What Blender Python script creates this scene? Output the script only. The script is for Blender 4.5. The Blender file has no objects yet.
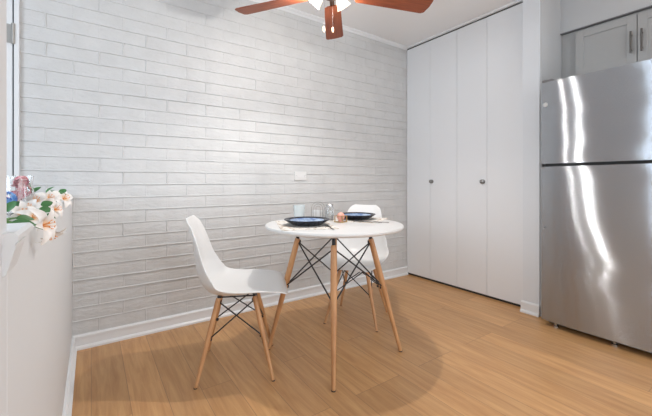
import bpy, bmesh, math, random
from math import sin, cos, pi, radians, atan2, sqrt
from mathutils import Vector, Matrix, Euler, Quaternion
random.seed(7)
S = bpy.context.scene
COL = S.collection
# ------------------------------------------------------------ camera
F = 339.0
YAW = radians(34.7)
cd = bpy.data.cameras.new('camera'); cam = bpy.data.objects.new('camera', cd); COL.objects.link(cam)
cam.location = (0, 0, 1.0); cam.rotation_euler = (radians(90), 0, -YAW)
cd.sensor_width = 36; cd.lens = F / 652 * 36; cd.shift_y = -27 / 652; cd.clip_start = 0.02
S.camera = cam
# ------------------------------------------------------------ world, light, exposure
w = bpy.data.worlds.new('world'); S.world = w; w.use_nodes = True
w.node_tree.nodes['Background'].inputs[0].default_value = (0.80, 0.88, 1.0, 1)
w.node_tree.nodes['Background'].inputs[1].default_value = 0.7
S.view_settings.view_transform = 'Standard'; S.view_settings.look = 'None'
S.view_settings.gamma = 1; S.view_settings.exposure = -0.2
S.cycles.max_bounces = 8; S.cycles.diffuse_bounces = 5; S.cycles.sample_clamp_indirect = 6

def area(name, loc, rot, sx, sy, power, color=(1, 1, 1)):
    l = bpy.data.lights.new(name, 'AREA'); l.shape = 'RECTANGLE'; l.size = sx; l.size_y = sy
    l.energy = power; l.color = color
    o = bpy.data.objects.new(name, l); COL.objects.link(o); o.location = loc; o.rotation_euler = rot
    return o
# daylight of the side room's sash windows, plus three added fill lamps out of view
area('added_patio_fill', (1.5, -2.94, 1.15), (radians(90), 0, 0), 3.0, 1.9, 46, (0.90, 0.95, 1.0))  # added soft fill from behind the camera, set in an invented patio door
area('added_kitchen_side_fill', (3.40, -1.3, 1.55), (0, radians(90), 0), 1.1, 1.5, 27, (0.90, 0.95, 1.0))  # added fill to brighten the half wall, set in an invented window
area('side_window_daylight', (-1.57, 0.9, 1.45), (0, radians(-90), 0), 1.3, 1.5, 44, (0.76, 0.88, 1.0))
area('added_ceiling_fill', (2.1, -1.0, 2.40), (0, 0, 0), 0.5, 0.5, 10, (1.0, 0.97, 0.93))  # added overhead fill, no such lamp in view
FANC = Vector((1.17, 1.635, 0))
FAN_BULB_W = (7.5, 3.0, 9.5)   # sideways light of the three bulbs
FAN_DOWN_W = 42.0   # what the main shade throws down; their lights are made with the fan

# ------------------------------------------------------------ pixel ray helper (places things at a known world plane)
def ray(u, v):
    t = (u - 326) / F; s = (181 - v) / F
    return Vector((sin(YAW) + cos(YAW) * t, cos(YAW) - sin(YAW) * t, s))
def atX(u, v, X):
    r = ray(u, v); return Vector((0, 0, 1)) + r * (X / r.x)

# ------------------------------------------------------------ materials
def mat(name, color, rough=0.5, metal=0.0, **kw):
    m = bpy.data.materials.new(name); m.use_nodes = True
    b = m.node_tree.nodes['Principled BSDF']
    b.inputs['Base Color'].default_value = (*color, 1); b.inputs['Roughness'].default_value = rough
    b.inputs['Metallic'].default_value = metal
    for k, v in kw.items():
        b.inputs[k.replace('_', ' ')].default_value = v
    return m
def N(m, t, **kw):
    n = m.node_tree.nodes.new(t)
    for k, v in kw.items(): setattr(n, k, v)
    return n
def L(m, a, b): m.node_tree.links.new(a, b)
def bs(m): return m.node_tree.nodes['Principled BSDF']
def bump_noise(m, scale, strength, dist=0.01, detail=3, stretch=(1, 1, 1)):
    tc = N(m, 'ShaderNodeTexCoord'); mp = N(m, 'ShaderNodeMapping'); mp.inputs['Scale'].default_value = stretch
    nz = N(m, 'ShaderNodeTexNoise'); nz.inputs['Scale'].default_value = scale; nz.inputs['Detail'].default_value = detail
    bp = N(m, 'ShaderNodeBump'); bp.inputs['Strength'].default_value = strength; bp.inputs['Distance'].default_value = dist
    L(m, tc.outputs['Object'], mp.inputs['Vector']); L(m, mp.outputs[0], nz.inputs['Vector'])
    L(m, nz.outputs['Fac'], bp.inputs['Height']); L(m, bp.outputs[0], bs(m).inputs['Normal'])
    return nz, mp, tc
def color_noise(m, c1, c2, scale, stretch=(1, 1, 1), detail=4, lo=.35, hi=.65):
    tc = N(m, 'ShaderNodeTexCoord'); mp = N(m, 'ShaderNodeMapping'); mp.inputs['Scale'].default_value = stretch
    nz = N(m, 'ShaderNodeTexNoise'); nz.inputs['Scale'].default_value = scale; nz.inputs['Detail'].default_value = detail
    cr = N(m, 'ShaderNodeValToRGB'); cr.color_ramp.elements[0].position = lo; cr.color_ramp.elements[1].position = hi
    cr.color_ramp.elements[0].color = (*c1, 1); cr.color_ramp.elements[1].color = (*c2, 1)
    L(m, tc.outputs['Object'], mp.inputs['Vector']); L(m, mp.outputs[0], nz.inputs['Vector'])
    L(m, nz.outputs['Fac'], cr.inputs['Fac']); L(m, cr.outputs[0], bs(m).inputs['Base Color'])
    return cr

M = {}
M['wall'] = mat('painted_wall', (0.64, 0.655, 0.67), 0.55); bump_noise(M['wall'], 60, 0.05, 0.004)
M['wall_white'] = mat('painted_wall_white', (0.68, 0.71, 0.745), 0.5); bump_noise(M['wall_white'], 60, 0.04, 0.004)
M['brick'] = mat('painted_brick', (0.60, 0.59, 0.575), 0.40)
color_noise(M['brick'], (0.555, 0.56, 0.56), (0.59, 0.595, 0.595), 9)
bump_noise(M['brick'], 26, 0.34, 0.012, 6, (1, 1, 2.2))
M['mortar'] = mat('painted_mortar', (0.60, 0.59, 0.575), 0.5)
M['ceiling'] = mat('ceiling_paint', (0.84, 0.845, 0.85), 0.8)
M['trim'] = mat('white_trim', (0.72, 0.735, 0.75), 0.35)
M['closet'] = mat('closet_door_white', (0.74, 0.76, 0.785), 0.38)
M['track'] = mat('dark_gap', (0.03, 0.03, 0.03), 0.6)
M['black'] = mat('black_wire', (0.015, 0.015, 0.017), 0.4)
M['shell'] = mat('white_plastic', (0.74, 0.745, 0.745), 0.32)
M['tabletop'] = mat('white_laminate', (0.70, 0.70, 0.695), 0.28)
M['chrome'] = mat('brushed_nickel', (0.45, 0.44, 0.42), 0.3, 1.0)
M['glass'] = mat('clear_glass', (1, 1, 1), 0.03, 0, Transmission_Weight=1.0, IOR=1.45)
M['frost'] = mat('pale_glass', (0.90, 0.95, 0.96), 0.2, 0, Transmission_Weight=0.6, IOR=1.3)
M['plate'] = mat('navy_glaze', (0.008, 0.010, 0.022), 0.18)
M['blueglaze'] = mat('blue_glaze', (0.16, 0.28, 0.55), 0.15)
color_noise(M['blueglaze'], (0.07, 0.13, 0.30), (0.33, 0.45, 0.62), 22)
M['peach'] = mat('peach_wax', (0.75, 0.36, 0.28), 0.45)
M['gold'] = mat('gold_metal', (0.62, 0.45, 0.2), 0.3, 1)
M['steel_dark'] = mat('cutlery_steel', (0.35, 0.33, 0.31), 0.25, 1)
M['cabinet'] = mat('grey_cabinet_paint', (0.385, 0.388, 0.387), 0.4)
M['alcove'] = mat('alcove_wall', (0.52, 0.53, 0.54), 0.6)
M['fridge_side'] = mat('fridge_side', (0.16, 0.16, 0.165), 0.5)
M['leaf'] = mat('green_leaf', (0.04, 0.15, 0.04), 0.45)
M['stem'] = mat('green_stem', (0.10, 0.22, 0.06), 0.5)
M['pink'] = mat('pink_petal', (0.75, 0.22, 0.28), 0.6); color_noise(M['pink'], (0.75, 0.20, 0.28), (0.92, 0.62, 0.62), 90)
M['bluepetal'] = mat('blue_petal', (0.14, 0.38, 0.80), 0.6); color_noise(M['bluepetal'], (0.06, 0.22, 0.62), (0.35, 0.6, 0.92), 120)
M['anther'] = mat('orange_anther', (0.75, 0.26, 0.03), 0.6)
M['outlet'] = mat('outlet_plate', (0.66, 0.66, 0.655), 0.3)
M['fob'] = mat('fob_wood', (0.75, 0.55, 0.36), 0.4)
M['pewter'] = mat('fan_bronze', (0.16, 0.09, 0.06), 0.35, 0.7)
M['darkmetal'] = mat('dark_nickel', (0.13, 0.125, 0.12), 0.35, 0.9)
M['knob'] = mat('knob_nickel', (0.30, 0.29, 0.28), 0.3, 0.9)
M['rubber'] = mat('rubber', (0.03, 0.03, 0.03), 0.7)
M['lid'] = mat('silver_lid', (0.6, 0.6, 0.6), 0.25, 1)

def wood(name, c1, c2, rough, stretch, scale=6):
    m = mat(name, c1, rough); color_noise(m, c1, c2, scale, stretch, 6, .3, .7)
    return m
M['beech'] = wood('beech_dowel', (0.46, 0.225, 0.095), (0.60, 0.33, 0.155), 0.4, (6, 6, .6))
M['blade'] = wood('cherry_blade', (0.20, 0.045, 0.016), (0.33, 0.085, 0.03), 0.5, (1, 14, 4))

# lit frosted shade
m = mat('lit_frosted_glass', (1, 0.95, 0.85), 0.4); bs(m).inputs['Emission Color'].default_value = (1, 0.86, 0.68, 1)
bs(m).inputs['Emission Strength'].default_value = 0.75; bs(m).inputs['Transmission Weight'].default_value = .5; M['shade'] = m
m = mat('lit_bulb', (1, 1, 1), 0.4); bs(m).inputs['Emission Color'].default_value = (1, 0.95, 0.85, 1)
bs(m).inputs['Emission Strength'].default_value = 8; M['bulb'] = m
# daylit panes of windows
m = mat('window_pane', (0.9, 0.95, 1), 0.1); bs(m).inputs['Emission Color'].default_value = (0.85, 0.93, 1, 1)
bs(m).inputs['Emission Strength'].default_value = 0.7; M['pane'] = m

# oak floor: planks along Y
m = mat('oak_floor', (0.5, 0.3, 0.15), 0.36); M['floor'] = m
tc = N(m, 'ShaderNodeTexCoord'); mp = N(m, 'ShaderNodeMapping'); mp.inputs['Rotation'].default_value = (0, 0, radians(90))
br = N(m, 'ShaderNodeTexBrick'); br.offset = 0.37; br.offset_frequency = 3
br.inputs['Color1'].default_value = (0, 0, 0, 1); br.inputs['Color2'].default_value = (1, 1, 1, 1); br.inputs['Mortar'].default_value = (0.5, 0.5, 0.5, 1)
br.inputs['Scale'].default_value = 1; br.inputs['Brick Width'].default_value = 1.22; br.inputs['Row Height'].default_value = 0.145
br.inputs['Mortar Size'].default_value = 0.0011; br.inputs['Mortar Smooth'].default_value = 0.1
L(m, tc.outputs['Object'], mp.inputs['Vector']); L(m, mp.outputs[0], br.inputs['Vector'])
mp2 = N(m, 'ShaderNodeMapping'); mp2.inputs['Scale'].default_value = (17, 1.3, 1)
addv = N(m, 'ShaderNodeVectorMath', operation='MULTIPLY_ADD')
L(m, tc.outputs['Object'], mp2.inputs['Vector']); L(m, br.outputs['Color'], addv.inputs[0]); addv.inputs[1].default_value = (9, 7, 5); L(m, mp2.outputs[0], addv.inputs[2])
nz = N(m, 'ShaderNodeTexNoise'); nz.inputs['Scale'].default_value = 2.2; nz.inputs['Detail'].default_value = 7; nz.inputs['Roughness'].default_value = .62; nz.inputs['Distortion'].default_value = .6
L(m, addv.outputs[0], nz.inputs['Vector'])
cr = N(m, 'ShaderNodeValToRGB'); e = cr.color_ramp.elements
e[0].position = .28; e[0].color = (0.43, 0.215, 0.082, 1); e[1].position = .72; e[1].color = (0.62, 0.36, 0.162, 1)
L(m, nz.outputs['Fac'], cr.inputs['Fac'])
hs = N(m, 'ShaderNodeHueSaturation'); mr = N(m, 'ShaderNodeMapRange'); mr.inputs['To Min'].default_value = 0.90; mr.inputs['To Max'].default_value = 1.10
L(m, br.outputs['Color'], mr.inputs['Value']); L(m, mr.outputs[0], hs.inputs['Value']); L(m, cr.outputs[0], hs.inputs['Color'])
mx = N(m, 'ShaderNodeMix', data_type='RGBA'); mx.inputs['B'].default_value = (0.28, 0.15, 0.07, 1)
L(m, br.outputs['Fac'], mx.inputs['Factor']); L(m, hs.outputs[0], mx.inputs['A']); L(m, mx.outputs['Result'], bs(m).inputs['Base Color'])
bp = N(m, 'ShaderNodeBump'); bp.inputs['Strength'].default_value = .08; bp.inputs['Distance'].default_value = .003
L(m, nz.outputs['Fac'], bp.inputs['Height']); L(m, bp.outputs[0], bs(m).inputs['Normal'])

# brushed stainless with slightly wavy sheet
m = mat('stainless_steel', (0.43, 0.46, 0.495), 0.24, 1.0, Anisotropic=1.0, Anisotropic_Rotation=0.25); M['steel'] = m  # grain runs across the door
tc = N(m, 'ShaderNodeTexCoord'); sp = N(m, 'ShaderNodeSeparateXYZ'); L(m, tc.outputs['Object'], sp.inputs[0])
sn = N(m, 'ShaderNodeTexNoise', noise_dimensions='1D'); sn.inputs['Scale'].default_value = 3.0; sn.inputs['Detail'].default_value = 1.0
L(m, sp.outputs['Z'], sn.inputs['W'])
ma = N(m, 'ShaderNodeMath', operation='MULTIPLY_ADD'); ma.inputs[1].default_value = 0.09; L(m, sn.outputs['Fac'], ma.inputs[0])
mz = N(m, 'ShaderNodeMath', operation='MULTIPLY_ADD'); mz.inputs[1].default_value = -0.020; mz.inputs[2].default_value = 0.012; L(m, sp.outputs['Z'], mz.inputs[0])
L(m, mz.outputs[0], ma.inputs[2])
grv = []
for fr in (7919.0, 13007.0):                         # fine horizontal brushing
    q = N(m, 'ShaderNodeMath', operation='MULTIPLY'); q.inputs[1].default_value = fr; L(m, sp.outputs['Z'], q.inputs[0])
    wn = N(m, 'ShaderNodeTexWhiteNoise', noise_dimensions='1D'); L(m, q.outputs[0], wn.inputs['W']); grv.append(wn)
ad = N(m, 'ShaderNodeMath', operation='ADD'); L(m, grv[0].outputs['Value'], ad.inputs[0]); L(m, grv[1].outputs['Value'], ad.inputs[1])
gz = N(m, 'ShaderNodeMath', operation='MULTIPLY_ADD'); gz.inputs[1].default_value = 0.6; gz.inputs[2].default_value = -0.6; L(m, ad.outputs[0], gz.inputs[0])
cx_ = N(m, 'ShaderNodeCombineXYZ'); L(m, ma.outputs[0], cx_.inputs['Y']); L(m, gz.outputs[0], cx_.inputs['Z'])
gm = N(m, 'ShaderNodeNewGeometry'); va = N(m, 'ShaderNodeVectorMath', operation='ADD'); L(m, gm.outputs['Normal'], va.inputs[0]); L(m, cx_.outputs[0], va.inputs[1])
vn = N(m, 'ShaderNodeVectorMath', operation='NORMALIZE'); L(m, va.outputs[0], vn.inputs[0]); L(m, vn.outputs[0], bs(m).inputs['Normal'])
tn = N(m, 'ShaderNodeTangent', direction_type='RADIAL', axis='Z'); L(m, tn.outputs[0], bs(m).inputs['Tangent'])
mpn = N(m, 'ShaderNodeMapping'); mpn.inputs['Scale'].default_value = (1, 3, 220); L(m, tc.outputs['Object'], mpn.inputs[0])
bn = N(m, 'ShaderNodeTexNoise'); bn.inputs['Scale'].default_value = 3; L(m, mpn.outputs[0], bn.inputs['Vector'])
rr = N(m, 'ShaderNodeMapRange'); rr.inputs['To Min'].default_value = .16; rr.inputs['To Max'].default_value = .18
L(m, bn.outputs['Fac'], rr.inputs['Value']); L(m, rr.outputs[0], bs(m).inputs['Roughness'])

# woven place mat
m = mat('place_mat_weave', (0.55, 0.47, 0.38), 0.8); M['mat'] = m
tc = N(m, 'ShaderNodeTexCoord'); vo = N(m, 'ShaderNodeTexVoronoi', feature='DISTANCE_TO_EDGE'); vo.inputs['Scale'].default_value = 22
cr = N(m, 'ShaderNodeValToRGB'); cr.color_ramp.elements[0].position = .03; cr.color_ramp.elements[1].position = .10
cr.color_ramp.elements[0].color = (0.50, 0.42, 0.35, 1); cr.color_ramp.elements[1].color = (0.76, 0.74, 0.70, 1)
L(m, tc.outputs['Object'], vo.inputs['Vector']); L(m, vo.outputs['Distance'], cr.inputs['Fac']); L(m, cr.outputs[0], bs(m).inputs['Base Color'])

# lily petal: white with a warm throat running along the petal
m = mat('lily_petal', (0.85, 0.82, 0.78), 0.5); M['petal'] = m
at = N(m, 'ShaderNodeAttribute', attribute_name='throat'); cr = N(m, 'ShaderNodeValToRGB'); e = cr.color_ramp.elements
e[0].position = 0; e[0].color = (0.78, 0.50, 0.10, 1); e[1].position = .42; e[1].color = (0.76, 0.74, 0.72, 1)
k_ = cr.color_ramp.elements.new(.16); k_.color = (0.86, 0.62, 0.38, 1)
L(m, at.outputs['Fac'], cr.inputs['Fac']); L(m, cr.outputs[0], bs(m).inputs['Base Color'])

# ------------------------------------------------------------ mesh helpers
def obj(name, bm, m, parent=None, smooth=False, loc=None, mods=None):
    me = bpy.data.meshes.new(name); bmesh.ops.recalc_face_normals(bm, faces=bm.faces); bm.to_mesh(me); bm.free()
    o = bpy.data.objects.new(name, me); COL.objects.link(o)
    if m is not None: me.materials.append(M[m] if isinstance(m, str) else m)
    if smooth:
        for p in me.polygons: p.use_smooth = True
        if smooth != 'all':
            try: me.set_sharp_from_angle(angle=radians(40))
            except Exception: pass
    if parent is not None: o.parent = parent
    if loc is not None: o.location = loc
    return o
def box(bm, x0, x1, y0, y1, z0, z1, bev=0.0, M4=None):
    tmp = bmesh.new(); bmesh.ops.create_cube(tmp, size=1)
    for v in tmp.verts:
        v.co = Vector(((x0 + x1) / 2 + v.co.x * (x1 - x0), (y0 + y1) / 2 + v.co.y * (y1 - y0), (z0 + z1) / 2 + v.co.z * (z1 - z0)))
    if bev > 0: bmesh.ops.bevel(tmp, geom=list(tmp.edges), offset=bev, segments=2, affect='EDGES', profile=.5)
    if M4 is not None: bmesh.ops.transform(tmp, matrix=M4, verts=tmp.verts)
    me = bpy.data.meshes.new('t'); tmp.to_mesh(me); tmp.free(); bm.from_mesh(me); bpy.data.meshes.remove(me)
    return bm
def B(*a, **k): return box(bmesh.new(), *a, **k)
def tube(bm, pts, radii, seg=12, cap=True):
    pts = [Vector(p) for p in pts]
    if not hasattr(radii, '__len__'): radii = [radii] * len(pts)
    rings = []; ref = None
    for i, p in enumerate(pts):
        d = (pts[min(i + 1, len(pts) - 1)] - pts[max(i - 1, 0)]).normalized()
        if ref is None: ref = Vector((0, 0, 1)) if abs(d.z) < .9 else Vector((1, 0, 0))
        a = (ref - d * ref.dot(d)).normalized(); b = d.cross(a); ref = a
        rings.append([bm.verts.new(p + (a * cos(2 * pi * k / seg) + b * sin(2 * pi * k / seg)) * radii[i]) for k in range(seg)])
    for r0, r1 in zip(rings, rings[1:]):
        for k in range(seg): bm.faces.new((r0[k], r0[(k + 1) % seg], r1[(k + 1) % seg], r1[k]))
    if cap: bm.faces.new(rings[0][::-1]); bm.faces.new(rings[-1])
    return bm
def lathe(bm, prof, seg=40, c=(0, 0, 0)):
    c = Vector(c); rings = []
    for r, z in prof:
        if r < 1e-6: rings.append([bm.verts.new(c + Vector((0, 0, z)))])
        else: rings.append([bm.verts.new(c + Vector((r * cos(2 * pi * k / seg), r * sin(2 * pi * k / seg), z))) for k in range(seg)])
    for a, b in zip(rings, rings[1:]):
        for k in range(seg):
            k2 = (k + 1) % seg
            if len(a) == 1 and len(b) == 1: continue
            if len(a) == 1: bm.faces.new((a[0], b[k2], b[k]))
            elif len(b) == 1: bm.faces.new((a[k], a[k2], b[0]))
            else: bm.faces.new((a[k], a[k2], b[k2], b[k]))
    return bm
def prism(bm, pts2, axis, a0, a1):
    def mk(p, a):
        if axis == 'y': return Vector((p[0], a, p[1]))
        if axis == 'x': return Vector((a, p[0], p[1]))
        return Vector((p[0], p[1], a))
    A = [bm.verts.new(mk(p, a0)) for p in pts2]; Bv = [bm.verts.new(mk(p, a1)) for p in pts2]
    n = len(pts2)
    for i in range(n): bm.faces.new((A[i], A[(i + 1) % n], Bv[(i + 1) % n], Bv[i]))
    bm.faces.new(A[::-1]); bm.faces.new(Bv); return bm
def thing(name, label, cat, loc=(0, 0, 0), rz=0, group=None):
    o = bpy.data.objects.new(name, None); COL.objects.link(o); o.empty_display_size = .1
    o.location = loc; o.rotation_euler = (0, 0, rz); return tag(o, label, cat, group)
def tag(o, label, cat, group=None):
    o['label'] = label; o['category'] = cat
    if group: o['group'] = group
    return o
def struct(name, bm, m, parent=None, smooth=False):
    o = obj(name, bm, m, parent, smooth)
    if parent is None: o['kind'] = 'structure'
    return o
def dup(root, label=None):
    r = root.copy(); COL.objects.link(r)
    if label: r['label'] = label
    for ch in list(root.children):
        c = ch.copy(); COL.objects.link(c); c.parent = r
        for g in ch.children:
            d = g.copy(); COL.objects.link(d); d.parent = c
    return r

# ============================================================ STRUCTURE
H = 2.435; YB = 2.5; XC = 2.785; XS = 2.720; XK = 3.42
XW = -0.093; TW_ = 0.12; ZT = 0.915
struct('floor', B(-1.7, 4.6, -3.1, YB + .12, -.05, 0), 'floor')
struct('ceiling', B(-1.7, 4.6, -3.1, YB + .12, H, H + .05), 'ceiling')

# brick wall: every course modelled
bm = bmesh.new()
BX0, BX1 = -0.326, XC + .06
box(bm, -1.7, XK + .1, YB + .0045, YB + .12, 0, H)
P0, LZ, LX = 0.083, 0.0815, 0.255
rnd = random.Random(3)
ncol = 90
def wave(seed, amp):
    ph = [(rnd.uniform(1.5, 4), rnd.uniform(0, 6), 1.0), (rnd.uniform(6, 11), rnd.uniform(0, 6), .6), (rnd.uniform(18, 30), rnd.uniform(0, 6), .45)]
    return lambda x: amp * sum(k * sin(f * x + p) for f, p, k in ph)
def bead(pts_fn, n, hw_, proud_fn, vertical=False):
    # painted mortar ridge: four points across, swept along the joint
    prev = None
    for i in range(n + 1):
        c, p = pts_fn(i / n), proud_fn(i / n)
        ring = []
        for o_, y_ in ((-hw_ * 1.5, .003), (-hw_ * .6, -p), (hw_ * .6, -p * .8), (hw_ * 1.5, .003)):
            q = (c[0] + o_, YB + y_, c[1]) if vertical else (c[0], YB + y_, c[1] + o_)
            ring.append(bm.verts.new(q))
        if prev:
            for k in range(3): bm.faces.new((prev[k], prev[k + 1], ring[k + 1], ring[k]))
        prev = ring
joints = []
for r in range(0, 30):
    wv_ = wave(r, .0011); joints.append(lambda x, z=P0 + r * LZ, w=wv_: z + w(x))
    if P0 + r * LZ > H - .01: continue
    pw = wave(r, .0007); base_p = rnd.uniform(.0048, .0078)
    jz = joints[-1]
    bead(lambda f: (BX0 + f * (BX1 - BX0), jz(BX0 + f * (BX1 - BX0))), ncol, .0036, lambda f: max(.0006, base_p + pw(BX0 + f * 3.2) + rnd.uniform(-.0006, .0006)))
for r in range(-1, 29):
    off = 0.168 if r % 2 else 0.0405
    x = off - 3 * LX
    lo = joints[r] if r >= 0 else (lambda x: 0.0)
    hi = joints[r + 1]
    while x < BX1:
        a_, b_ = max(x, BX0), min(x + LX, BX1); x += LX
        if b_ - a_ < .005: continue
        # brick face, very slightly tipped and cushioned
        tip = rnd.uniform(-.0012, .0012); out = rnd.uniform(-.0004, .0012)
        nx = 6; grid = []
        for fz, dy in ((0, .0012), (.12, 0), (.5, -.0006), (.88, 0), (1, .0012)):
            row = []
            for i in range(nx + 1):
                fx = (0, .04, .25, .5, .75, .96, 1)[i]; xx = a_ + (b_ - a_) * fx
                z0, z1 = lo(xx), min(hi(xx), H)
                row.append(bm.verts.new((xx, YB - out + dy + tip * (fz - .5) + (.0010 if i in (0, nx) else 0) + rnd.uniform(-.0003, .0003), z0 + (z1 - z0) * fz)))
            grid.append(row)
        for j in range(4):
            for i in range(nx): bm.faces.new((grid[j][i], grid[j][i + 1], grid[j + 1][i + 1], grid[j + 1][i]))
        if a_ > BX0 + .01 and rnd.random() < .86:
            zl, zh = lo(a_), min(hi(a_), H); pr_ = rnd.choice((.0014, .0026, .0038, .0052)); dx = rnd.uniform(-.003, .003)
            bead(lambda f: (a_ + dx * f + rnd.uniform(-.0006, .0006), zl + (zh - zl) * f), 5, rnd.uniform(.003, .0045), lambda f: pr_ + rnd.uniform(-.0004, .0004), True)
bw = obj('wall_back', bm, 'brick', None, 'all'); bw['kind'] = 'structure'

# closet / kitchen right side
struct('wall_right', B(XK, XK + .1, -3.1, YB, 0, H), 'wall_white')
bm = B(XS, XK, 1.16, 1.278, 0, H); struct('wall_stub', bm, 'wall_white')
# alcove end face and soffit
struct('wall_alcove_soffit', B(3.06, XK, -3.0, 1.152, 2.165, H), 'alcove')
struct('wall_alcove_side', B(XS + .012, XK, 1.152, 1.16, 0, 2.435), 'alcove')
# outer walls
struct('wall_near', B(-1.7, 0.0, -3.1, -3.0, 0, H), 'wall')
struct('wall_near_right', B(3.0, 4.6, -3.1, -3.0, 0, H), 'wall')
struct('wall_near_top', B(0.0, 3.0, -3.1, -3.0, 2.1, H), 'wall')
struct('wall_far_left', B(-1.7, -1.6, -3.1, YB, 0, H), 'wall')
# added patio door with a glowing pane behind camera, goes with the fill lamp
w1 = struct('added_window_1', B(0.0, 3.0, -3.06, -3.04, 0.0, 2.1), 'pane')
f = bmesh.new()
for x in (0, 1.46, 2.92): box(f, x, x + .08, -3.04, -2.98, 0, 2.1)
box(f, 0, 3, -3.04, -2.98, 2.04, 2.1); box(f, 0, 3, -3.04, -2.98, 0, .08); obj('window_frame', f, 'trim', w1)
wk = struct('added_window_3', B(XK - .012, XK - .001, -2.05, -.55, 1.0, 2.1), 'pane')  # invented kitchen window with a glowing pane, goes with the side fill
f = bmesh.new()
for y in (-2.1, -1.33, -.56): box(f, XK - .04, XK - .001, y, y + .06, .95, 2.15)
box(f, XK - .04, XK - .001, -2.1, -.5, 2.09, 2.15); box(f, XK - .05, XK - .001, -2.1, -.5, .95, 1.0); obj('window_frame', f, 'trim', wk)
# windows of the side room
w2 = struct('window_2', B(-1.6, -1.585, .2, 1.6, .65, 2.25), 'pane')
f = bmesh.new()
for y in (.16, .86, 1.58): box(f, -1.6, -1.56, y, y + .06, .62, 2.28)
box(f, -1.6, -1.56, .16, 1.64, 2.22, 2.28); box(f, -1.6, -1.55, .16, 1.64, .60, .66); obj('window_frame', f, 'trim', w2)

# half wall on the left with the full-height post at its near end
bm = box(bmesh.new(), XW - TW_, XW, 0.615, YB - .002, 0, ZT, bev=.006)
struct('wall_left', bm, 'wall')
struct('wall_left_post', B(XW - TW_, XW, -3.0, 0.615, 0, H), 'wall')
# sill nosing with its small corbel at the post
bm = bmesh.new()
prism(bm, [(XW - .02, .918), (XW + .0115, .918), (XW + .0155, .922), (XW + .0155, .929), (XW + .011, .933), (XW - .02, .933)], 'y', .587, .725)
sill = struct('trim_1', bm, 'wall', None)
bm = bmesh.new()
pr = [(XW - .001, .918), (XW + .013, .918)] + [(XW + .0122, .912), (XW + .0095, .902), (XW + .0065, .890), (XW + .0035, .879), (XW - .001, .877)]
prism(bm, pr, 'y', .588, .665); obj('corbel', bm, 'wall', sill)

# door beyond the half wall, hinged beside the bricks
d1 = struct('door_1', B(-1.11, -.353, YB - .012, YB + .01, 0.01, 2.05), 'trim')
bm = bmesh.new(); box(bm, -.346, -.324, YB - .02, YB + .01, 0, 2.09, .002); box(bm, -1.20, -1.115, YB - .02, YB + .01, 0, 2.13, .002)
box(bm, -1.115, -.346, YB - .02, YB + .01, 2.06, 2.13, .002); obj('door_frame', bm, 'trim', d1)
obj('door_gap', B(-.353, -.346, YB - .004, YB + .004, 0, 2.06), 'track', d1)
for z in (1.80, .25):
    bm = tube(bmesh.new(), [(-.349, YB - .022, z - .055), (-.349, YB - .022, z + .055)], .008)
    box(bm, -.385, -.349, YB - .017, YB - .012, z - .05, z + .05); obj('hinge', bm, 'chrome', d1, True)
bm = lathe(bmesh.new(), [(0, -.05), (.022, -.048), (.028, -.03), (.02, -.012), (.01, -.01), (.01, 0)], 20)
k = obj('door_knob', bm, 'chrome', d1, True, (-1.04, YB - .012, .95)); k.rotation_euler = (radians(90), 0, 0); k.scale = (1, 1, -1)
k.scale = (1, 1, 1); k.rotation_euler = (radians(-90), 0, 0)

# baseboards and crown
def basebd(bm, x0, x1, y0, y1, side):
    pass
bm = bmesh.new()
prism(bm, [(YB, 0), (YB - .026, 0), (YB - .026, .012), (YB - .018, .02), (YB - .014, .022), (YB - .014, .066), (YB - .018, .068), (YB - .018, .078), (YB - .010, .085), (YB + .004, .085)], 'x', XW + .001, XC - .003)
struct('baseboard_back', bm, 'trim')
bm = bmesh.new()
prism(bm, [(XW, 0), (XW + .024, 0), (XW + .024, .012), (XW + .016, .02), (XW + .012, .022), (XW + .012, .066), (XW + .015, .068), (XW + .015, .076), (XW + .008, .083), (XW, .083)], 'y', -3.0, YB - .02)
struct('baseboard_left', bm, 'trim')
bm = bmesh.new()
prism(bm, [(XS, 0), (XS - .024, 0), (XS - .024, .012), (XS - .016, .02), (XS - .012, .022), (XS - .012, .075), (XS - .006, .085), (XS, .085)], 'y', 1.158, 1.288)
struct('baseboard_right', bm, 'trim')
bm = bmesh.new()
prism(bm, [(YB + .004, H), (YB - .030, H), (YB - .030, H - .008), (YB - .014, H - .022), (YB - .008, H - .034), (YB + .004, H - .034)], 'x', -.33, XC)
struct('trim_2', bm, 'trim')

# closet: two bifold doors, four flat leaves, knobs, dark track gap
struct('trim_3', B(XC - .012, XC + .05, 1.278, YB - .0, H - .022, H), 'trim')
struct('trim_4', B(XC + .006, XC + .05, 1.279, YB - .001, H - .032, H - .022), 'track')
struct('trim_5', B(XC + .016, XC + .05, 1.279, YB - .001, 0.0, .022), 'track')
seams = [2.496, 2.195, 1.892, 1.602, 1.285]
for i, (a, b, lab, kn) in enumerate((
        (0, 2, 'white folding closet door nearest the brick wall, with round knob', 2.172),
        (2, 4, 'white folding closet door beside the refrigerator, with round knob', 1.637))):
    t = thing('closet_door', lab, 'closet door', (XC, (seams[a] + seams[b]) / 2, 0))
    cy = (seams[a] + seams[b]) / 2
    for j in (a, a + 1):
        y1, y0 = seams[j], seams[j + 1]
        obj('door_leaf', B(0, .03, y0 - cy + .0010, y1 - cy - .0010, .022, H - .034, bev=.0018), 'closet', t)
    kb = lathe(bmesh.new(), [(0, .030), (.008, .0295), (.017, .026), (.0185, .021), (.015, .015), (.008, .010), (.008, .004), (.019, .003), (.019, 0), (0, 0)], 28)
    kk = obj('door_knob', kb, 'knob', t, True, (0, kn - cy, .995)); kk.rotation_euler = (0, radians(-90), 0)

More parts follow.
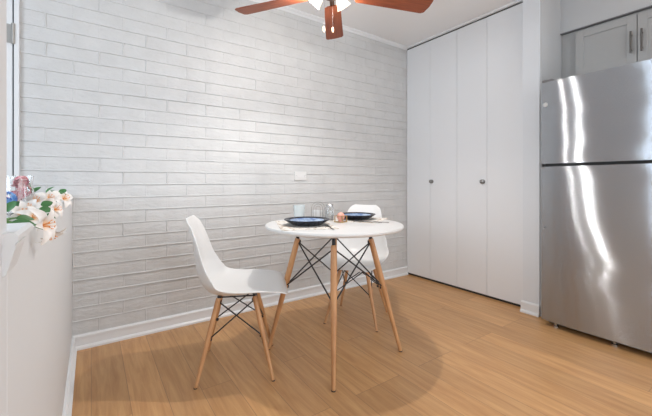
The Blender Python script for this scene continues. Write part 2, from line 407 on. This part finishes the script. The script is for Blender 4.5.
# blank cover plate on the bricks
cx, cz = 1.462, 1.043
t = thing('wall_plate', 'small white blank cover plate on the brick wall above the table', 'wall plate', (cx, YB - .006, cz))
obj('plate_face', B(-.058, .058, -.005, .006, -.037, .037, bev=.003), 'outlet', t)
for s in (-1, 1):
    bm = lathe(bmesh.new(), [(0, 0), (.003, 0), (.003, .0015), (0, .002)], 12)
    o = obj('screw', bm, 'lid', t, True, (s * .042, -.005, 0)); o.rotation_euler = (radians(90), 0, 0)

# ============================================================ FRIDGE
XF, FY1, FY0 = 2.57, 1.087, 0.345
t = thing('refrigerator', 'tall stainless steel top-freezer refrigerator in the alcove right of the closet', 'refrigerator', (XF, (FY0 + FY1) / 2, 0))
hw = (FY1 - FY0) / 2
obj('cabinet_body', B(.055, .72, -hw + .004, hw - .004, .045, 1.672, bev=.006), 'fridge_side', t)
def door_panel(z0, z1):
    n = 14; pts = []
    for i in range(n + 1):
        y = -hw + 2 * hw * i / n; s = abs(y / hw)
        pts.append((-.004 + .0 + .010 * s ** 6 + .002 * s ** 2, y))
    poly = pts + [(.05, hw), (.05, -hw)]
    return prism(bmesh.new(), poly, 'z', z0, z1)
for nm, z0, z1 in (('freezer_door', 1.118, 1.68), ('fridge_door', .042, 1.098)):
    o = obj(nm, door_panel(z0, z1), 'steel', t, True)
obj('gasket', B(.036, .058, -hw + .012, hw - .012, .06, 1.66), 'track', t)
# badge disc with a small monogram ring
bm = lathe(bmesh.new(), [(0, .0035), (.012, .0035), (.0145, .002), (.0145, -.004), (0, -.004)], 28)
bd = obj('badge', bm, 'outlet', t, True, (0.001, hw - .028, 1.525)); bd.rotation_euler = (0, radians(-90), 0)
bm = bmesh.new(); tube(bm, [(.0085 * cos(a * pi / 8), .0085 * sin(a * pi / 8), .0036) for a in range(17)], .0007, 6, False)
tube(bm, [(.003 * cos(a) , .004 * sin(a), .0036) for a in [k * .5 for k in range(1, 12)]], .0007, 6)
obj('badge_ring', bm, 'steel_dark', bd, True)
obj('door_stop', B(-.003, .004, hw - .026, hw - .018, .675, .685, bev=.001), 'fridge_side', t)
obj('hinge_cover', B(.0, .09, hw - .07, hw - .005, 1.68, 1.695, bev=.004), 'fridge_side', t, True)
bm = bmesh.new(); box(bm, .07, .10, -hw + .02, hw - .02, .012, .046); obj('kick_plate', bm, 'track', t)
for y in (hw - .075, -.02 + .0, -hw + .09):
    bm = lathe(bmesh.new(), [(0, 0), (.017, 0), (.017, .010), (.007, .013), (.007, .045), (0, .045)], 20)
    obj('foot', bm, 'lid', t, True, (.045, y, 0))
for z0, z1 in ((1.16, 1.50), (.62, 1.07)):
    bm = tube(bmesh.new(), [(.0, -hw + .05, z0), (-.045, -hw + .05, z0 + .01), (-.05, -hw + .05, z0 + .04), (-.05, -hw + .05, z1 - .04), (-.045, -hw + .05, z1 - .01), (.0, -hw + .05, z1)], .011)
    obj('handle', bm, 'chrome', t, True)

# ============================================================ WALL CABINET OVER THE FRIDGE
XCB = 3.08; CZ0, CZ1 = 1.80, 2.145
t = thing('wall_cabinet', 'grey two-door shaker cabinet mounted above the refrigerator', 'cabinet', (XCB, .693, CZ0))
hh = CZ1 - CZ0
obj('carcass', B(.0, XK - XCB - .002, .326 - .693, 1.150 - .693, 0, hh + .018), 'cabinet', t)
for s, lab in ((1, 0), (-1, 0)):
    y0, y1 = (.002, .358) if s > 0 else (-.358, -.002)
    bm = bmesh.new(); st = .052; th = -.02
    box(bm, th, -.0005, y0, y0 + st, .004, hh - .004, .0012); box(bm, th, -.0005, y1 - st, y1, .004, hh - .004, .0012)
    box(bm, th, -.0005, y0 + st, y1 - st, .004, .004 + st, .0012); box(bm, th, -.0005, y0 + st, y1 - st, hh - .004 - st, hh - .004, .0012)
    box(bm, -.012, -.0006, y0 + st, y1 - st, .004 + st, hh - .004 - st)
    d = obj('cabinet_door', bm, 'cabinet', t)
    hy = .028 * s
    bm = tube(bmesh.new(), [(-.045, hy, .075), (-.045, hy, .225)], .0055)
    for zz in (.10, .20): tube(bm, [(-.019, hy, zz), (-.045, hy, zz)], .004)
    obj('handle', bm, 'darkmetal', d, True)
obj('soffit_shadow_strip', B(-.03, .0, .326 - .693, 1.150 - .693, hh + .012, hh + .019), 'fridge_side', t)  # dark strip standing in for the shadow below the soffit

# ============================================================ CHAIRS
def leg_mesh(top, foot, r0, r1):
    top, foot = Vector(top), Vector(foot)
    fr = [0, .02, .35, .95, .99, 1]; rr = [r0 * .92, r0, r0 * 1.08, r1, r1, r1 * .8]
    return tube(bmesh.new(), [top.lerp(foot, a) for a in fr], rr, 16)
def eiffel(t, rt, zt, rf, leg_r0, leg_r1, zlow, wire_r, black_top=.0, quad=4, ang0=pi / 4, hub_z=None, plate=None):
    tops, feet = [], []
    for k in range(4):
        a = ang0 + k * pi / 2
        tops.append(Vector((rt * cos(a), rt * sin(a), zt))); feet.append(Vector((rf * cos(a), rf * sin(a), 0)))
    for k in range(4):
        l = obj('leg', leg_mesh(tops[k], feet[k], leg_r0, leg_r1), 'beech', t, True)
        d = (feet[k] - tops[k]).normalized()
        # foot pad
        bm = tube(bmesh.new(), [feet[k] + Vector((0, 0, .0045)), feet[k]], leg_r1 * 1.02, 12); obj('foot_pad', bm, 'rubber', l, True)
        for z in (zt - .018, zlow):
            p = tops[k].lerp(feet[k], (zt - z) / zt); inw = Vector((-p.x, -p.y, 0)).normalized()
            obj('bracket', tube(bmesh.new(), [p - inw * .002, p + inw * (leg_r0 + .006)], .009, 10), 'black', l, True)
    # wire cage: tops to the neighbours' lower brackets
    bm = bmesh.new()
    def on(k, z): return tops[k].lerp(feet[k], (zt - z) / zt)
    for k in range(4):
        for s in (1, -1):
            j = (k + s) % 4
            a = tops[k] + Vector((0, 0, -.018)); b = on(j, zlow)
            tube(bm, [a, b], wire_r, 8)
    obj('wire_brace', bm, 'black', t, True)
    return tops
def catmull(pts, n):
    out = []
    P = [pts[0]] + list(pts) + [pts[-1]]
    segs = len(pts) - 1
    for i in range(n + 1):
        s = i / n * segs; k = min(int(s), segs - 1); f = s - k
        p0, p1, p2, p3 = P[k], P[k + 1], P[k + 2], P[k + 3]
        out.append(tuple(.5 * (2 * b + (c - a) * f + (2 * a - 5 * b + 4 * c - d) * f * f + (3 * b - a - 3 * c + d) * f ** 3) for a, b, c, d in zip(p0, p1, p2, p3)))
    return out
def shell_mesh():
    # (x, z, half width, edge lift)
    prof = [(.262, .408, .145, .000), (.245, .428, .190, .003), (.20, .438, .214, .010), (.11, .432, .226, .026), (.02, .417, .230, .044), (-.06, .411, .228, .060),
            (-.125, .422, .220, .076), (-.174, .462, .210, .084), (-.200, .53, .200, .072), (-.212, .60, .174, .054), (-.222, .68, .157, .038), (-.238, .755, .139, .024), (-.247, .785, .122, .014), (-.256, .808, .088, .007)]
    C = catmull(prof, 44); m = 20
    bm = bmesh.new(); grid = []
    n = len(C)
    for i, (x, z, hw_, lift) in enumerate(C):
        i0, i1 = max(i - 1, 0), min(i + 1, n - 1)
        tx, tz = C[i1][0] - C[i0][0], C[i1][1] - C[i0][1]; ll = sqrt(tx * tx + tz * tz)
        nx, nz = tz / ll, -tx / ll     # toward the sitter
        row = []
        for j in range(m + 1):
            v = -1 + 2 * j / m; q = abs(v)
            hwid = hw_
            off = lift * (q ** 2.6)
            row.append(bm.verts.new((x + nx * off, v * hwid * (1 - .04 * q ** 6), z + nz * off)))
        grid.append(row)
    for i in range(n - 1):
        for j in range(m):
            bm.faces.new((grid[i][j], grid[i][j + 1], grid[i + 1][j + 1], grid[i + 1][j]))
    return bm
def make_chair(label):
    t = thing('dining_chair', label, 'chair')
    s = obj('seat_shell', shell_mesh(), 'shell', t, 'all')
    md = s.modifiers.new('thick', 'SOLIDIFY'); md.thickness = .0065; md.offset = 0
    mb = s.modifiers.new('round', 'BEVEL'); mb.width = .002; mb.segments = 2; mb.limit_method = 'ANGLE'
    tops = eiffel(t, .128, .398, .262, .0125, .0085, .205, .0036)
    bm = bmesh.new()
    for k in range(4):
        tube(bm, [tops[k] + Vector((0, 0, -.03)), tops[k] + Vector((0, 0, .012)), (tops[k].x * .93, tops[k].y * .93, .410)], .006, 10)
        tube(bm, [(tops[k].x, tops[k].y, .402), (tops[(k + 1) % 4].x, tops[(k + 1) % 4].y, .402)], .004, 8)
    obj('seat_mount', bm, 'black', t, True)
    return t
c1 = make_chair('white moulded chair left of the table, fully in view and seen from its side')
c1.location = (.658, 1.792, 0); c1.rotation_euler = (0, 0, radians(-24.5))
c2 = dup(c1, 'white moulded chair behind the round table, partly hidden by its top and legs')
c2.location = (1.605, 1.916, 0); c2.rotation_euler = (0, 0, radians(215))
for c in (c1, c2): c['group'] = 'white moulded dining chairs at the table'

# ============================================================ TABLE
TC = Vector((1.18, 1.62, 0)); TZ = .75
t = thing('dining_table', 'round white-topped dining table on splayed wooden legs with black wire bracing', 'table', TC)
bm = lathe(bmesh.new(), [(0, TZ - .024), (.385, TZ - .024), (.397, TZ - .020), (.402, TZ - .012), (.402, TZ - .006), (.398, TZ - .001), (.393, TZ), (0, TZ)], 96)
obj('tabletop', bm, 'tabletop', t, True)
tops = eiffel(t, .215, .66, .39, .0165, .0105, .375, .0042, ang0=radians(-36.5))
bm = bmesh.new()
for k in range(4):
    a = tops[k]; tube(bm, [a + Vector((0, 0, -.028)), a + Vector((0, 0, .03)), (a.x * .92, a.y * .92, TZ - .03)], .0098, 12)
    b = tops[(k + 1) % 4]; tube(bm, [(a.x * .92, a.y * .92, TZ - .029), (b.x * .92, b.y * .92, TZ - .029)], .005, 8)
tube(bm, [(tops[0].x * .92, tops[0].y * .92, TZ - .029), (tops[2].x * .92, tops[2].y * .92, TZ - .029)], .005, 8)
obj('top_mount', bm, 'black', t, True)

# place mats, plates, bowls
def mat_obj(x, y, rz, lab):
    bm = B(-.15, .15, -.205, .205, 0, .0022, bev=.0008)
    o = obj('place_mat', bm, 'mat', None, False, (x, y, TZ + .0003)); o.rotation_euler = (0, 0, rz)
    tag(o, lab, 'place mat', 'patterned place mats under the plates'); return o
mat_obj(1.0, 1.66, radians(-22), 'beige patterned place mat under the blue place setting nearer the left chair')
mat_obj(1.395, 1.715, radians(35), 'beige patterned place mat under the place setting by the rear chair')
def plate(name, x, y, z, R, hgt, m, lab, cat, grp, inner=None):
    t = thing(name, lab, cat, (x, y, z), 0, grp)
    bm = lathe(bmesh.new(), [(0, .002), (R * .55, .002), (R * .58, 0), (R * .62, 0), (R * .66, .003), (R * .9, hgt * .75), (R, hgt), (R * .99, hgt + .003), (R * .88, hgt * .8 + .003), (R * .64, .007), (0, .006)], 56)
    obj('plate_body', bm, m, t, True)
    return t
zmat = TZ + .0028
plate('dinner_plate', 1.005, 1.640, zmat, .130, .030, 'plate', 'dark navy plate on the left place mat, under a blue plate', 'plate', 'dark dinner plates')
plate('dinner_plate', 1.425, 1.705, zmat, .122, .030, 'plate', 'dark navy plate beside the rear chair, under a blue plate', 'plate', 'dark dinner plates')
plate('salad_plate', 1.005, 1.640, zmat + .0075, .098, .017, 'blueglaze', 'glossy light blue plate stacked on the left dark plate', 'plate', 'blue salad plates')
plate('salad_plate', 1.425, 1.705, zmat + .0075, .092, .017, 'blueglaze', 'glossy light blue plate stacked on the dark plate by the rear chair', 'plate', 'blue salad plates')
# tumbler
def glassware(name, x, y, r0, r1, h, m, lab, cat):
    bm = lathe(bmesh.new(), [(0, 0), (r0 * .92, 0), (r0, .003), (r1, h), (r1 - .0025, h), (r0 - .003, .008), (0, .007)], 40)
    o = obj(name, bm, m, None, True, (x, y, TZ + .0003)); return tag(o, lab, cat)
glassware('tumbler', 1.125, 1.935, .034, .038, .092, 'frost', 'pale frosted drinking glass behind the left plate', 'glass')
# wire napkin holder with hooped wires
t = thing('napkin_holder', 'silver wire napkin holder with looped hoops in the middle of the table', 'napkin holder', (1.207, 1.832, TZ))
obj('holder_base', B(-.045, .045, -.022, .022, .0, .006, bev=.002), 'lid', t)
bm = bmesh.new()
rot = radians(-YAW * 180 / pi)
for s in (-.016, .016):
    for w_ in (.014, .029, .044):
        hgt = .070 + .040 * w_ / .044
        tube(bm, [(w_ * cos(a * pi / 14), s, .005 + (hgt - w_) * (1 if 0 <= a <= 14 else 0) + w_ * sin(a * pi / 14)) for a in range(15)], .0013, 6)
        for sg in (-1, 1): tube(bm, [(w_ * sg, s, .004), (w_ * sg, s, .005 + hgt - w_)], .0014, 6)
obj('wire_hoops', bm, 'chrome', t, True); t.rotation_euler = (0, 0, -YAW)
# napkins in the holder
bm = box(bmesh.new(), -.035, .035, -.012, .012, .006, .062, .003); o = obj('paper_napkins', bm, 'tabletop', None, True, (1.207, 1.832, TZ + .0005)); o.rotation_euler = (0, 0, -YAW)
tag(o, 'stack of white paper napkins standing in the wire holder', 'napkins')
# clear jar with lid
t = thing('glass_jar', 'clear glass jar with a silver lid between napkin holder and candle', 'jar', (1.243, 1.757, TZ + .0003))
bm = lathe(bmesh.new(), [(0, 0), (.024, 0), (.028, .004), (.028, .075), (.022, .088), (.019, .088), (.025, .074), (.025, .007), (0, .006)], 32); obj('jar_body', bm, 'glass', t, True)
bm = lathe(bmesh.new(), [(0, .088), (.024, .088), (.024, .100), (.021, .103), (0, .103)], 32); obj('lid', bm, 'lid', t, True)
bm = lathe(bmesh.new(), [(0, .008), (.022, .008), (.022, .055), (0, .057)], 24); obj('jar_filling', bm, 'outlet', t, True)
# candle holder
t = thing('candle_holder', 'small gold-framed votive holder with a round peach candle', 'candle holder', (1.245, 1.640, TZ + .0003), radians(20))
bm = bmesh.new(); hwc = .026
for sx in (-1, 1):
    for sy in (-1, 1): box(bm, sx * hwc - .0025, sx * hwc + .0025, sy * hwc - .0025, sy * hwc + .0025, 0, .040)
for zz in (0, .037):
    for s in (-1, 1):
        box(bm, -hwc, hwc, s * hwc - .002, s * hwc + .002, zz, zz + .004); box(bm, s * hwc - .002, s * hwc + .002, -hwc, hwc, zz, zz + .004)
box(bm, -hwc, hwc, -hwc, hwc, 0, .002)
obj('gold_frame', bm, 'gold', t)
bm = lathe(bmesh.new(), [(0, .003), (.018, .004)] + [(.024 * cos(a), .034 + .026 * sin(a)) for a in [(-55 + 14.5 * k) * pi / 180 for k in range(10)]] + [(0, .059)], 32)
cnd = obj('candle', bm, 'peach', t, True)
obj('wick', tube(bmesh.new(), [(0, 0, .058), (.001, 0, .066)], .0008, 6), 'black', cnd)
# cutlery
def fork():
    bm = bmesh.new(); box(bm, -.09, .02, -.004, .004, .001, .0035, .001); box(bm, .02, .045, -.011, .011, .001, .0035, .001)
    for k in range(4): box(bm, .045, .085, -.011 + k * .0062, -.0078 + k * .0062, .001, .003)
    return bm
def knife():
    bm = bmesh.new(); box(bm, -.10, .0, -.005, .005, .001, .005, .0015); box(bm, .0, .11, -.007, .007, .001, .0025, .0008); return bm
for nm, fn, x, y, rz, lab in (
        ('fork', fork, 1.362, 1.535, 125, 'dark steel fork lying right of the rear setting'),
        ('knife', knife, 1.395, 1.520, 118, 'dark steel knife lying outermost beside the rear setting'),
        ('fork', fork, 1.045, 1.475, 68, 'steel fork lying in front of the left plate'),):
    o = obj(nm, fn(), 'steel_dark', None, False, (x, y, TZ + .0022)); o.rotation_euler = (0, 0, radians(rz)); tag(o, lab, 'cutlery')

# ============================================================ CEILING FAN
BZ = 2.12
t = thing('ceiling_fan', 'ceiling fan with five cherry wood blades and a lit lamp kit above the table', 'ceiling fan', (FANC.x, FANC.y, H))
def zz(z): return z - H
bm = lathe(bmesh.new(), [(0, 0), (.07, 0), (.068, -.02), (.05, -.045), (.02, -.055), (0, -.055)], 36); obj('canopy', bm, 'pewter', t, True)
obj('downrod', tube(bmesh.new(), [(0, 0, -.05), (0, 0, zz(2.27))], .012), 'pewter', t, True)
bm = lathe(bmesh.new(), [(0, zz(2.28)), (.05, zz(2.28)), (.10, zz(2.25)), (.115, zz(2.21)), (.112, zz(2.165)), (.08, zz(2.14)), (0, zz(2.14))], 40); obj('motor_housing', bm, 'pewter', t, True)
bm = lathe(bmesh.new(), [(0, zz(2.14)), (.055, zz(2.14)), (.06, zz(2.12)), (.045, zz(2.09)), (.03, zz(2.083)), (0, zz(2.083))], 36); obj('switch_cup', bm, 'pewter', t, True)
def blade_mesh():
    pts = []; r0, r1 = .17, .655
    w0, w1 = .052, .068
    pts = [(r0, -w0), (r1 - .025, -w1), (r1 - .006, -w1 + .012), (r1 - .002, 0), (r1 - .010, w1 - .012), (r1 - .03, w1), (r0, w0), (r0 - .012, w0 - .02), (r0 - .012, -w0 + .02)]
    bm = prism(bmesh.new(), pts, 'z', -.003, .003)
    return bm
for k in range(5):
    a = radians(52 + 72 * k)
    b = obj('blade', blade_mesh(), 'blade', t, False, (0, 0, zz(BZ)))
    b.rotation_euler = Euler((radians(11), 0, 0)).to_matrix().to_euler(); b.rotation_euler = (Matrix.Rotation(a, 3, 'Z') @ Matrix.Rotation(radians(-11), 3, 'X')).to_euler()
    bm = bmesh.new(); box(bm, .09, .23, -.014, .014, .004, .009, .001); box(bm, .18, .24, -.03, .03, .0035, .0075, .001)
    obj('blade_bracket', bm, 'pewter', b)
for k in range(3):
    a = radians(-112 + 120 * k)
    d = Vector((cos(a), sin(a), 0))
    p0 = Vector((0, 0, zz(2.105))); p1 = d * .062 + Vector((0, 0, zz(2.118))); ax = (d * .75 + Vector((0, 0, -.8))).normalized()
    arm = obj('lamp_arm', tube(bmesh.new(), [p0 + d * .03, p1], .008), 'pewter', t, True)
    prof = [(.014, 0), (.022, .008), (.032, .030), (.037, .052), (.046, .070), (.044, .070), (.035, .052), (.030, .031), (.020, .010), (.012, .003)]
    bm = lathe(bmesh.new(), prof, 28)
    q = Vector((0, 0, 1)).rotation_difference(ax)
    s = obj('lamp_shade', bm, 'shade', t, True, p1); s.rotation_mode = 'QUATERNION'; s.rotation_quaternion = q
    bm = lathe(bmesh.new(), [(0, .004), (.010, .006), (.012, .02), (.019, .035), (.016, .05), (0, .056)], 20); obj('bulb', bm, 'bulb', s, True)
    pl = bpy.data.lights.new('fan_bulb_light', 'POINT'); pl.energy = FAN_BULB_W[k]; pl.shadow_soft_size = 0.018; pl.color = (1.0, 0.95, 0.90)
    plo = bpy.data.objects.new('fan_bulb_light', pl); COL.objects.link(plo); plo.location = FANC + Vector((0, 0, H)) + p1 + ax * .082
sl = bpy.data.lights.new('fan_downlight', 'SPOT'); sl.energy = FAN_DOWN_W; sl.spot_size = radians(138); sl.spot_blend = .55; sl.shadow_soft_size = .02; sl.color = (1.0, .95, .9)
slo = bpy.data.objects.new('fan_downlight', sl); COL.objects.link(slo); slo.location = (FANC.x - .03, FANC.y - .10, 2.035)
for dx, dy, zl in ((-.045, -.0, 1.885), (.008, -.035, 1.865)):
    dx, dy = dx * cos(YAW) + dy * sin(YAW), -dx * sin(YAW) + dy * cos(YAW)
    o = obj('pull_chain', tube(bmesh.new(), [(dx * .8, dy * .8, zz(2.10)), (dx, dy, zz(zl + .03))], .0009, 6), 'lid', t)
    bm = lathe(bmesh.new(), [(0, -.034), (.004, -.033), (.0065, -.022), (.004, -.006), (.0015, 0), (0, 0)], 16, (dx, dy, zz(zl + .032))); obj('fob', bm, 'fob', o, True)

# ============================================================ FLOWERS ON THE HALF WALL
def petal(bm, lay, length, width, bend, ang, curl=0.6):
    n, m_ = 9, 4; grid = []
    R = Matrix.Rotation(ang, 3, 'Z')
    for i in range(n + 1):
        s = i / n
        th = bend + curl * s * s                 # opening angle from the axis grows along the petal
        rad = length * s * sin(th); z = length * s * cos(th)
        wd = width * (sin(pi * min(s * .93 + .04, 1)) ** .75) * (1 - .15 * s)
        row = []
        for j in range(m_ + 1):
            q = -1 + 2 * j / m_
            v = bm.verts.new(R @ Vector((rad - .18 * width * (1 - q * q) * 0 - .25 * wd * (abs(q) ** 2) * cos(th), q * wd, z + .25 * wd * abs(q) ** 2 * sin(th) + .02 * width * sin(9 * s + j)))); v[lay] = s
            row.append(v)
        grid.append(row)
    for i in range(n):
        for j in range(m_): bm.faces.new((grid[i][j], grid[i][j + 1], grid[i + 1][j + 1], grid[i + 1][j]))
def lily_mesh(size, rnd, bend):
    bm = bmesh.new(); lay = bm.verts.layers.float.new('throat')
    for k in range(6):
        petal(bm, lay, size * rnd.uniform(.95, 1.1), size * (.34 if k % 2 else .25), bend + rnd.uniform(-.1, .1), k * pi / 3 + rnd.uniform(-.12, .12), rnd.uniform(.45, .9))
    return bm
def stamen_mesh(size, rnd):
    bm = bmesh.new()
    for k in range(6):
        a = k * pi / 3 + .5; e = Vector((cos(a) * size * .22, sin(a) * size * .22, size * .55))
        tube(bm, [(0, 0, 0), e * .6 + Vector((0, 0, size * .08)), e], size * .012, 5)
        tube(bm, [e + Vector((-sin(a), cos(a), 0)) * size * .06, e - Vector((-sin(a), cos(a), 0)) * size * .06], size * .02, 6)
    return bm
base = Vector((XW - .06, .95, ZT))
sp = thing('lily_spray', 'spray of white artificial lilies with orange centres draped over the half wall', 'flowers', base)
rl = random.Random(11)
lil = [ # u, v, X plane, radius in pixels, facing direction
 (23, 213, -.118, 13, (.5, -.7, .5)), (47, 225, -.070, 17, (.9, -.5, .1)), (52, 235, -.066, 13, (.4, -.3, -.9)),
 (36, 200, -.115, 10, (.2, -.8, .7)), (50, 198, -.104, 10, (.4, -.8, .6)), (65, 198, -.088, 10, (.7, -.6, .5)),
 (57, 209, -.082, 10, (.9, -.4, .3)), (34, 217, -.098, 12, (.5, -.7, .5)), (29, 207, -.120, 10, (-.1, -.8, .6)), (44, 203, -.105, 9, (.6, -.7, .0))]
hub = Vector((XW - .05, .80, ZT + .012))
stems = bmesh.new()
for (u, v, X, rp, dr) in lil:
    p = atX(u, v, X); dist = (p - Vector((0, 0, 1))).dot(Vector((sin(YAW), cos(YAW), 0)))
    size = rp * dist / F * 1.15
    dv = Vector(dr).normalized(); q = Vector((0, 0, 1)).rotation_difference(dv)
    b = obj('lily_blossom', lily_mesh(size, rl, .75), 'petal', sp, 'all', p - base - dv * size * .3); b.rotation_mode = 'QUATERNION'; b.rotation_quaternion = q
    obj('stamens', stamen_mesh(size, rl), 'anther', b, True)
    e = p - base - dv * size * .3; rt = Vector((XW - .045, min(max(p.y, .85), 1.3), ZT + .008)) - base
    tube(stems, [e, e.lerp(rt, .5) + Vector((0, 0, .004)), rt], .0016, 6)
tube(stems, [Vector((XW - .045, .80, ZT + .008)) - base, Vector((XW - .045, 1.32, ZT + .008)) - base], .003, 8)
obj('stems', stems, 'stem', sp, True)
def leaf_mesh(length, width):
    bm = bmesh.new(); grid = []
    for i in range(9):
        s = i / 8; wd = width * sin(pi * (s * .94 + .03)) ** .8
        grid.append([bm.verts.new((length * s, q * wd, -.3 * length * s * s + .25 * wd * abs(q))) for q in (-1, -.5, 0, .5, 1)])
    for i in range(8):
        for j in range(4): bm.faces.new((grid[i][j], grid[i][j + 1], grid[i + 1][j + 1], grid[i + 1][j]))
    return bm
for (u, v, X, lp, wp, rot) in ((16, 219, -.112, 16, 5, (.6, -.1, .5)), (41, 207, -.10, 11, 4, (.9, -.6, .4)), (46, 193, -.112, 9, 3, (.1, -1.0, .4)), (61, 194, -.095, 8, 3, (.4, -.9, 1.0)), (30, 190, -.13, 10, 4, (.5, -1.2, 2.0)), (44, 215, -.088, 10, 3.6, (1.2, .4, -.4)), (8, 212, -.125, 14, 5, (0, -1.1, 1.2)), (12, 222, -.105, 20, 4, (.9, .1, .3)), (38, 211, -.098, 12, 4.5, (.8, -.2, .2)),
                              (33, 193, -.125, 10, 3, (.2, -.9, .8)), (50, 192, -.110, 10, 2.6, (.2, -.4, 1.4)), (58, 192, -.100, 9, 2.4, (.3, .1, .6)), (22, 202, -.13, 12, 4, (.3, .2, 2))):
    p = atX(u, v, X); dist = p.x * sin(YAW) + p.y * cos(YAW); k_ = dist / F
    o = obj('leaf', leaf_mesh(lp * k_, wp * k_), 'leaf', sp, 'all', p - base); o.rotation_euler = rot

# clear jar holding pink petals
jp = Vector((-.150, 1.137, ZT))
t = thing('glass_vase', 'small clear glass vase holding pink flowers on the half wall', 'vase', jp)
bm = lathe(bmesh.new(), [(0, .0005), (.026, .0005), (.030, .004), (.031, .05), (.028, .075), (.030, .098), (.0285, .098), (.0262, .075), (.029, .05), (.028, .008), (0, .007)], 32); obj('vase_body', bm, 'glass', t, True)
def floret_ball(bm, c, R, n, ps, rnd):
    for _ in range(n):
        d = Vector((rnd.gauss(0, 1), rnd.gauss(0, 1), rnd.gauss(0, 1))).normalized(); p = Vector(c) + d * R * rnd.uniform(.85, 1)
        q = Vector((0, 0, 1)).rotation_difference(d)
        for k in range(5):
            a = 2 * pi * k / 5
            vs = [bm.verts.new(p + q @ Vector((cos(a + da) * ps * r_, sin(a + da) * ps * r_, h_))) for da, r_, h_ in ((0, 0, 0), (-.5, .7, ps * .15), (0, 1, ps * .3), (.5, .7, ps * .15))]
            bm.faces.new(vs)
bm = bmesh.new(); rr_ = random.Random(4)
for c, R in (((.004, -.004, .062), .019), ((-.004, .004, .040), .019), ((.006, -.006, .083), .012)): floret_ball(bm, c, R, 44, .008, rr_)
o = obj('pink_blossoms', bm, 'pink', None, False, jp); tag(o, 'pink artificial blossoms packed inside the clear glass vase', 'flowers')
# blue flower beside the vase
bp_ = Vector((-.166, 1.06, ZT))
t = thing('blue_flower', 'round light blue artificial flower head left of the glass vase', 'flower', bp_)
bm = bmesh.new(); floret_ball(bm, (0.006, 0, .043), .016, 60, .007, rr_); obj('flower_head', bm, 'bluepetal', t)
obj('flower_stem', tube(bmesh.new(), [(.0, 0, .001), (.004, 0, .03)], .002, 6), 'stem', t, True)
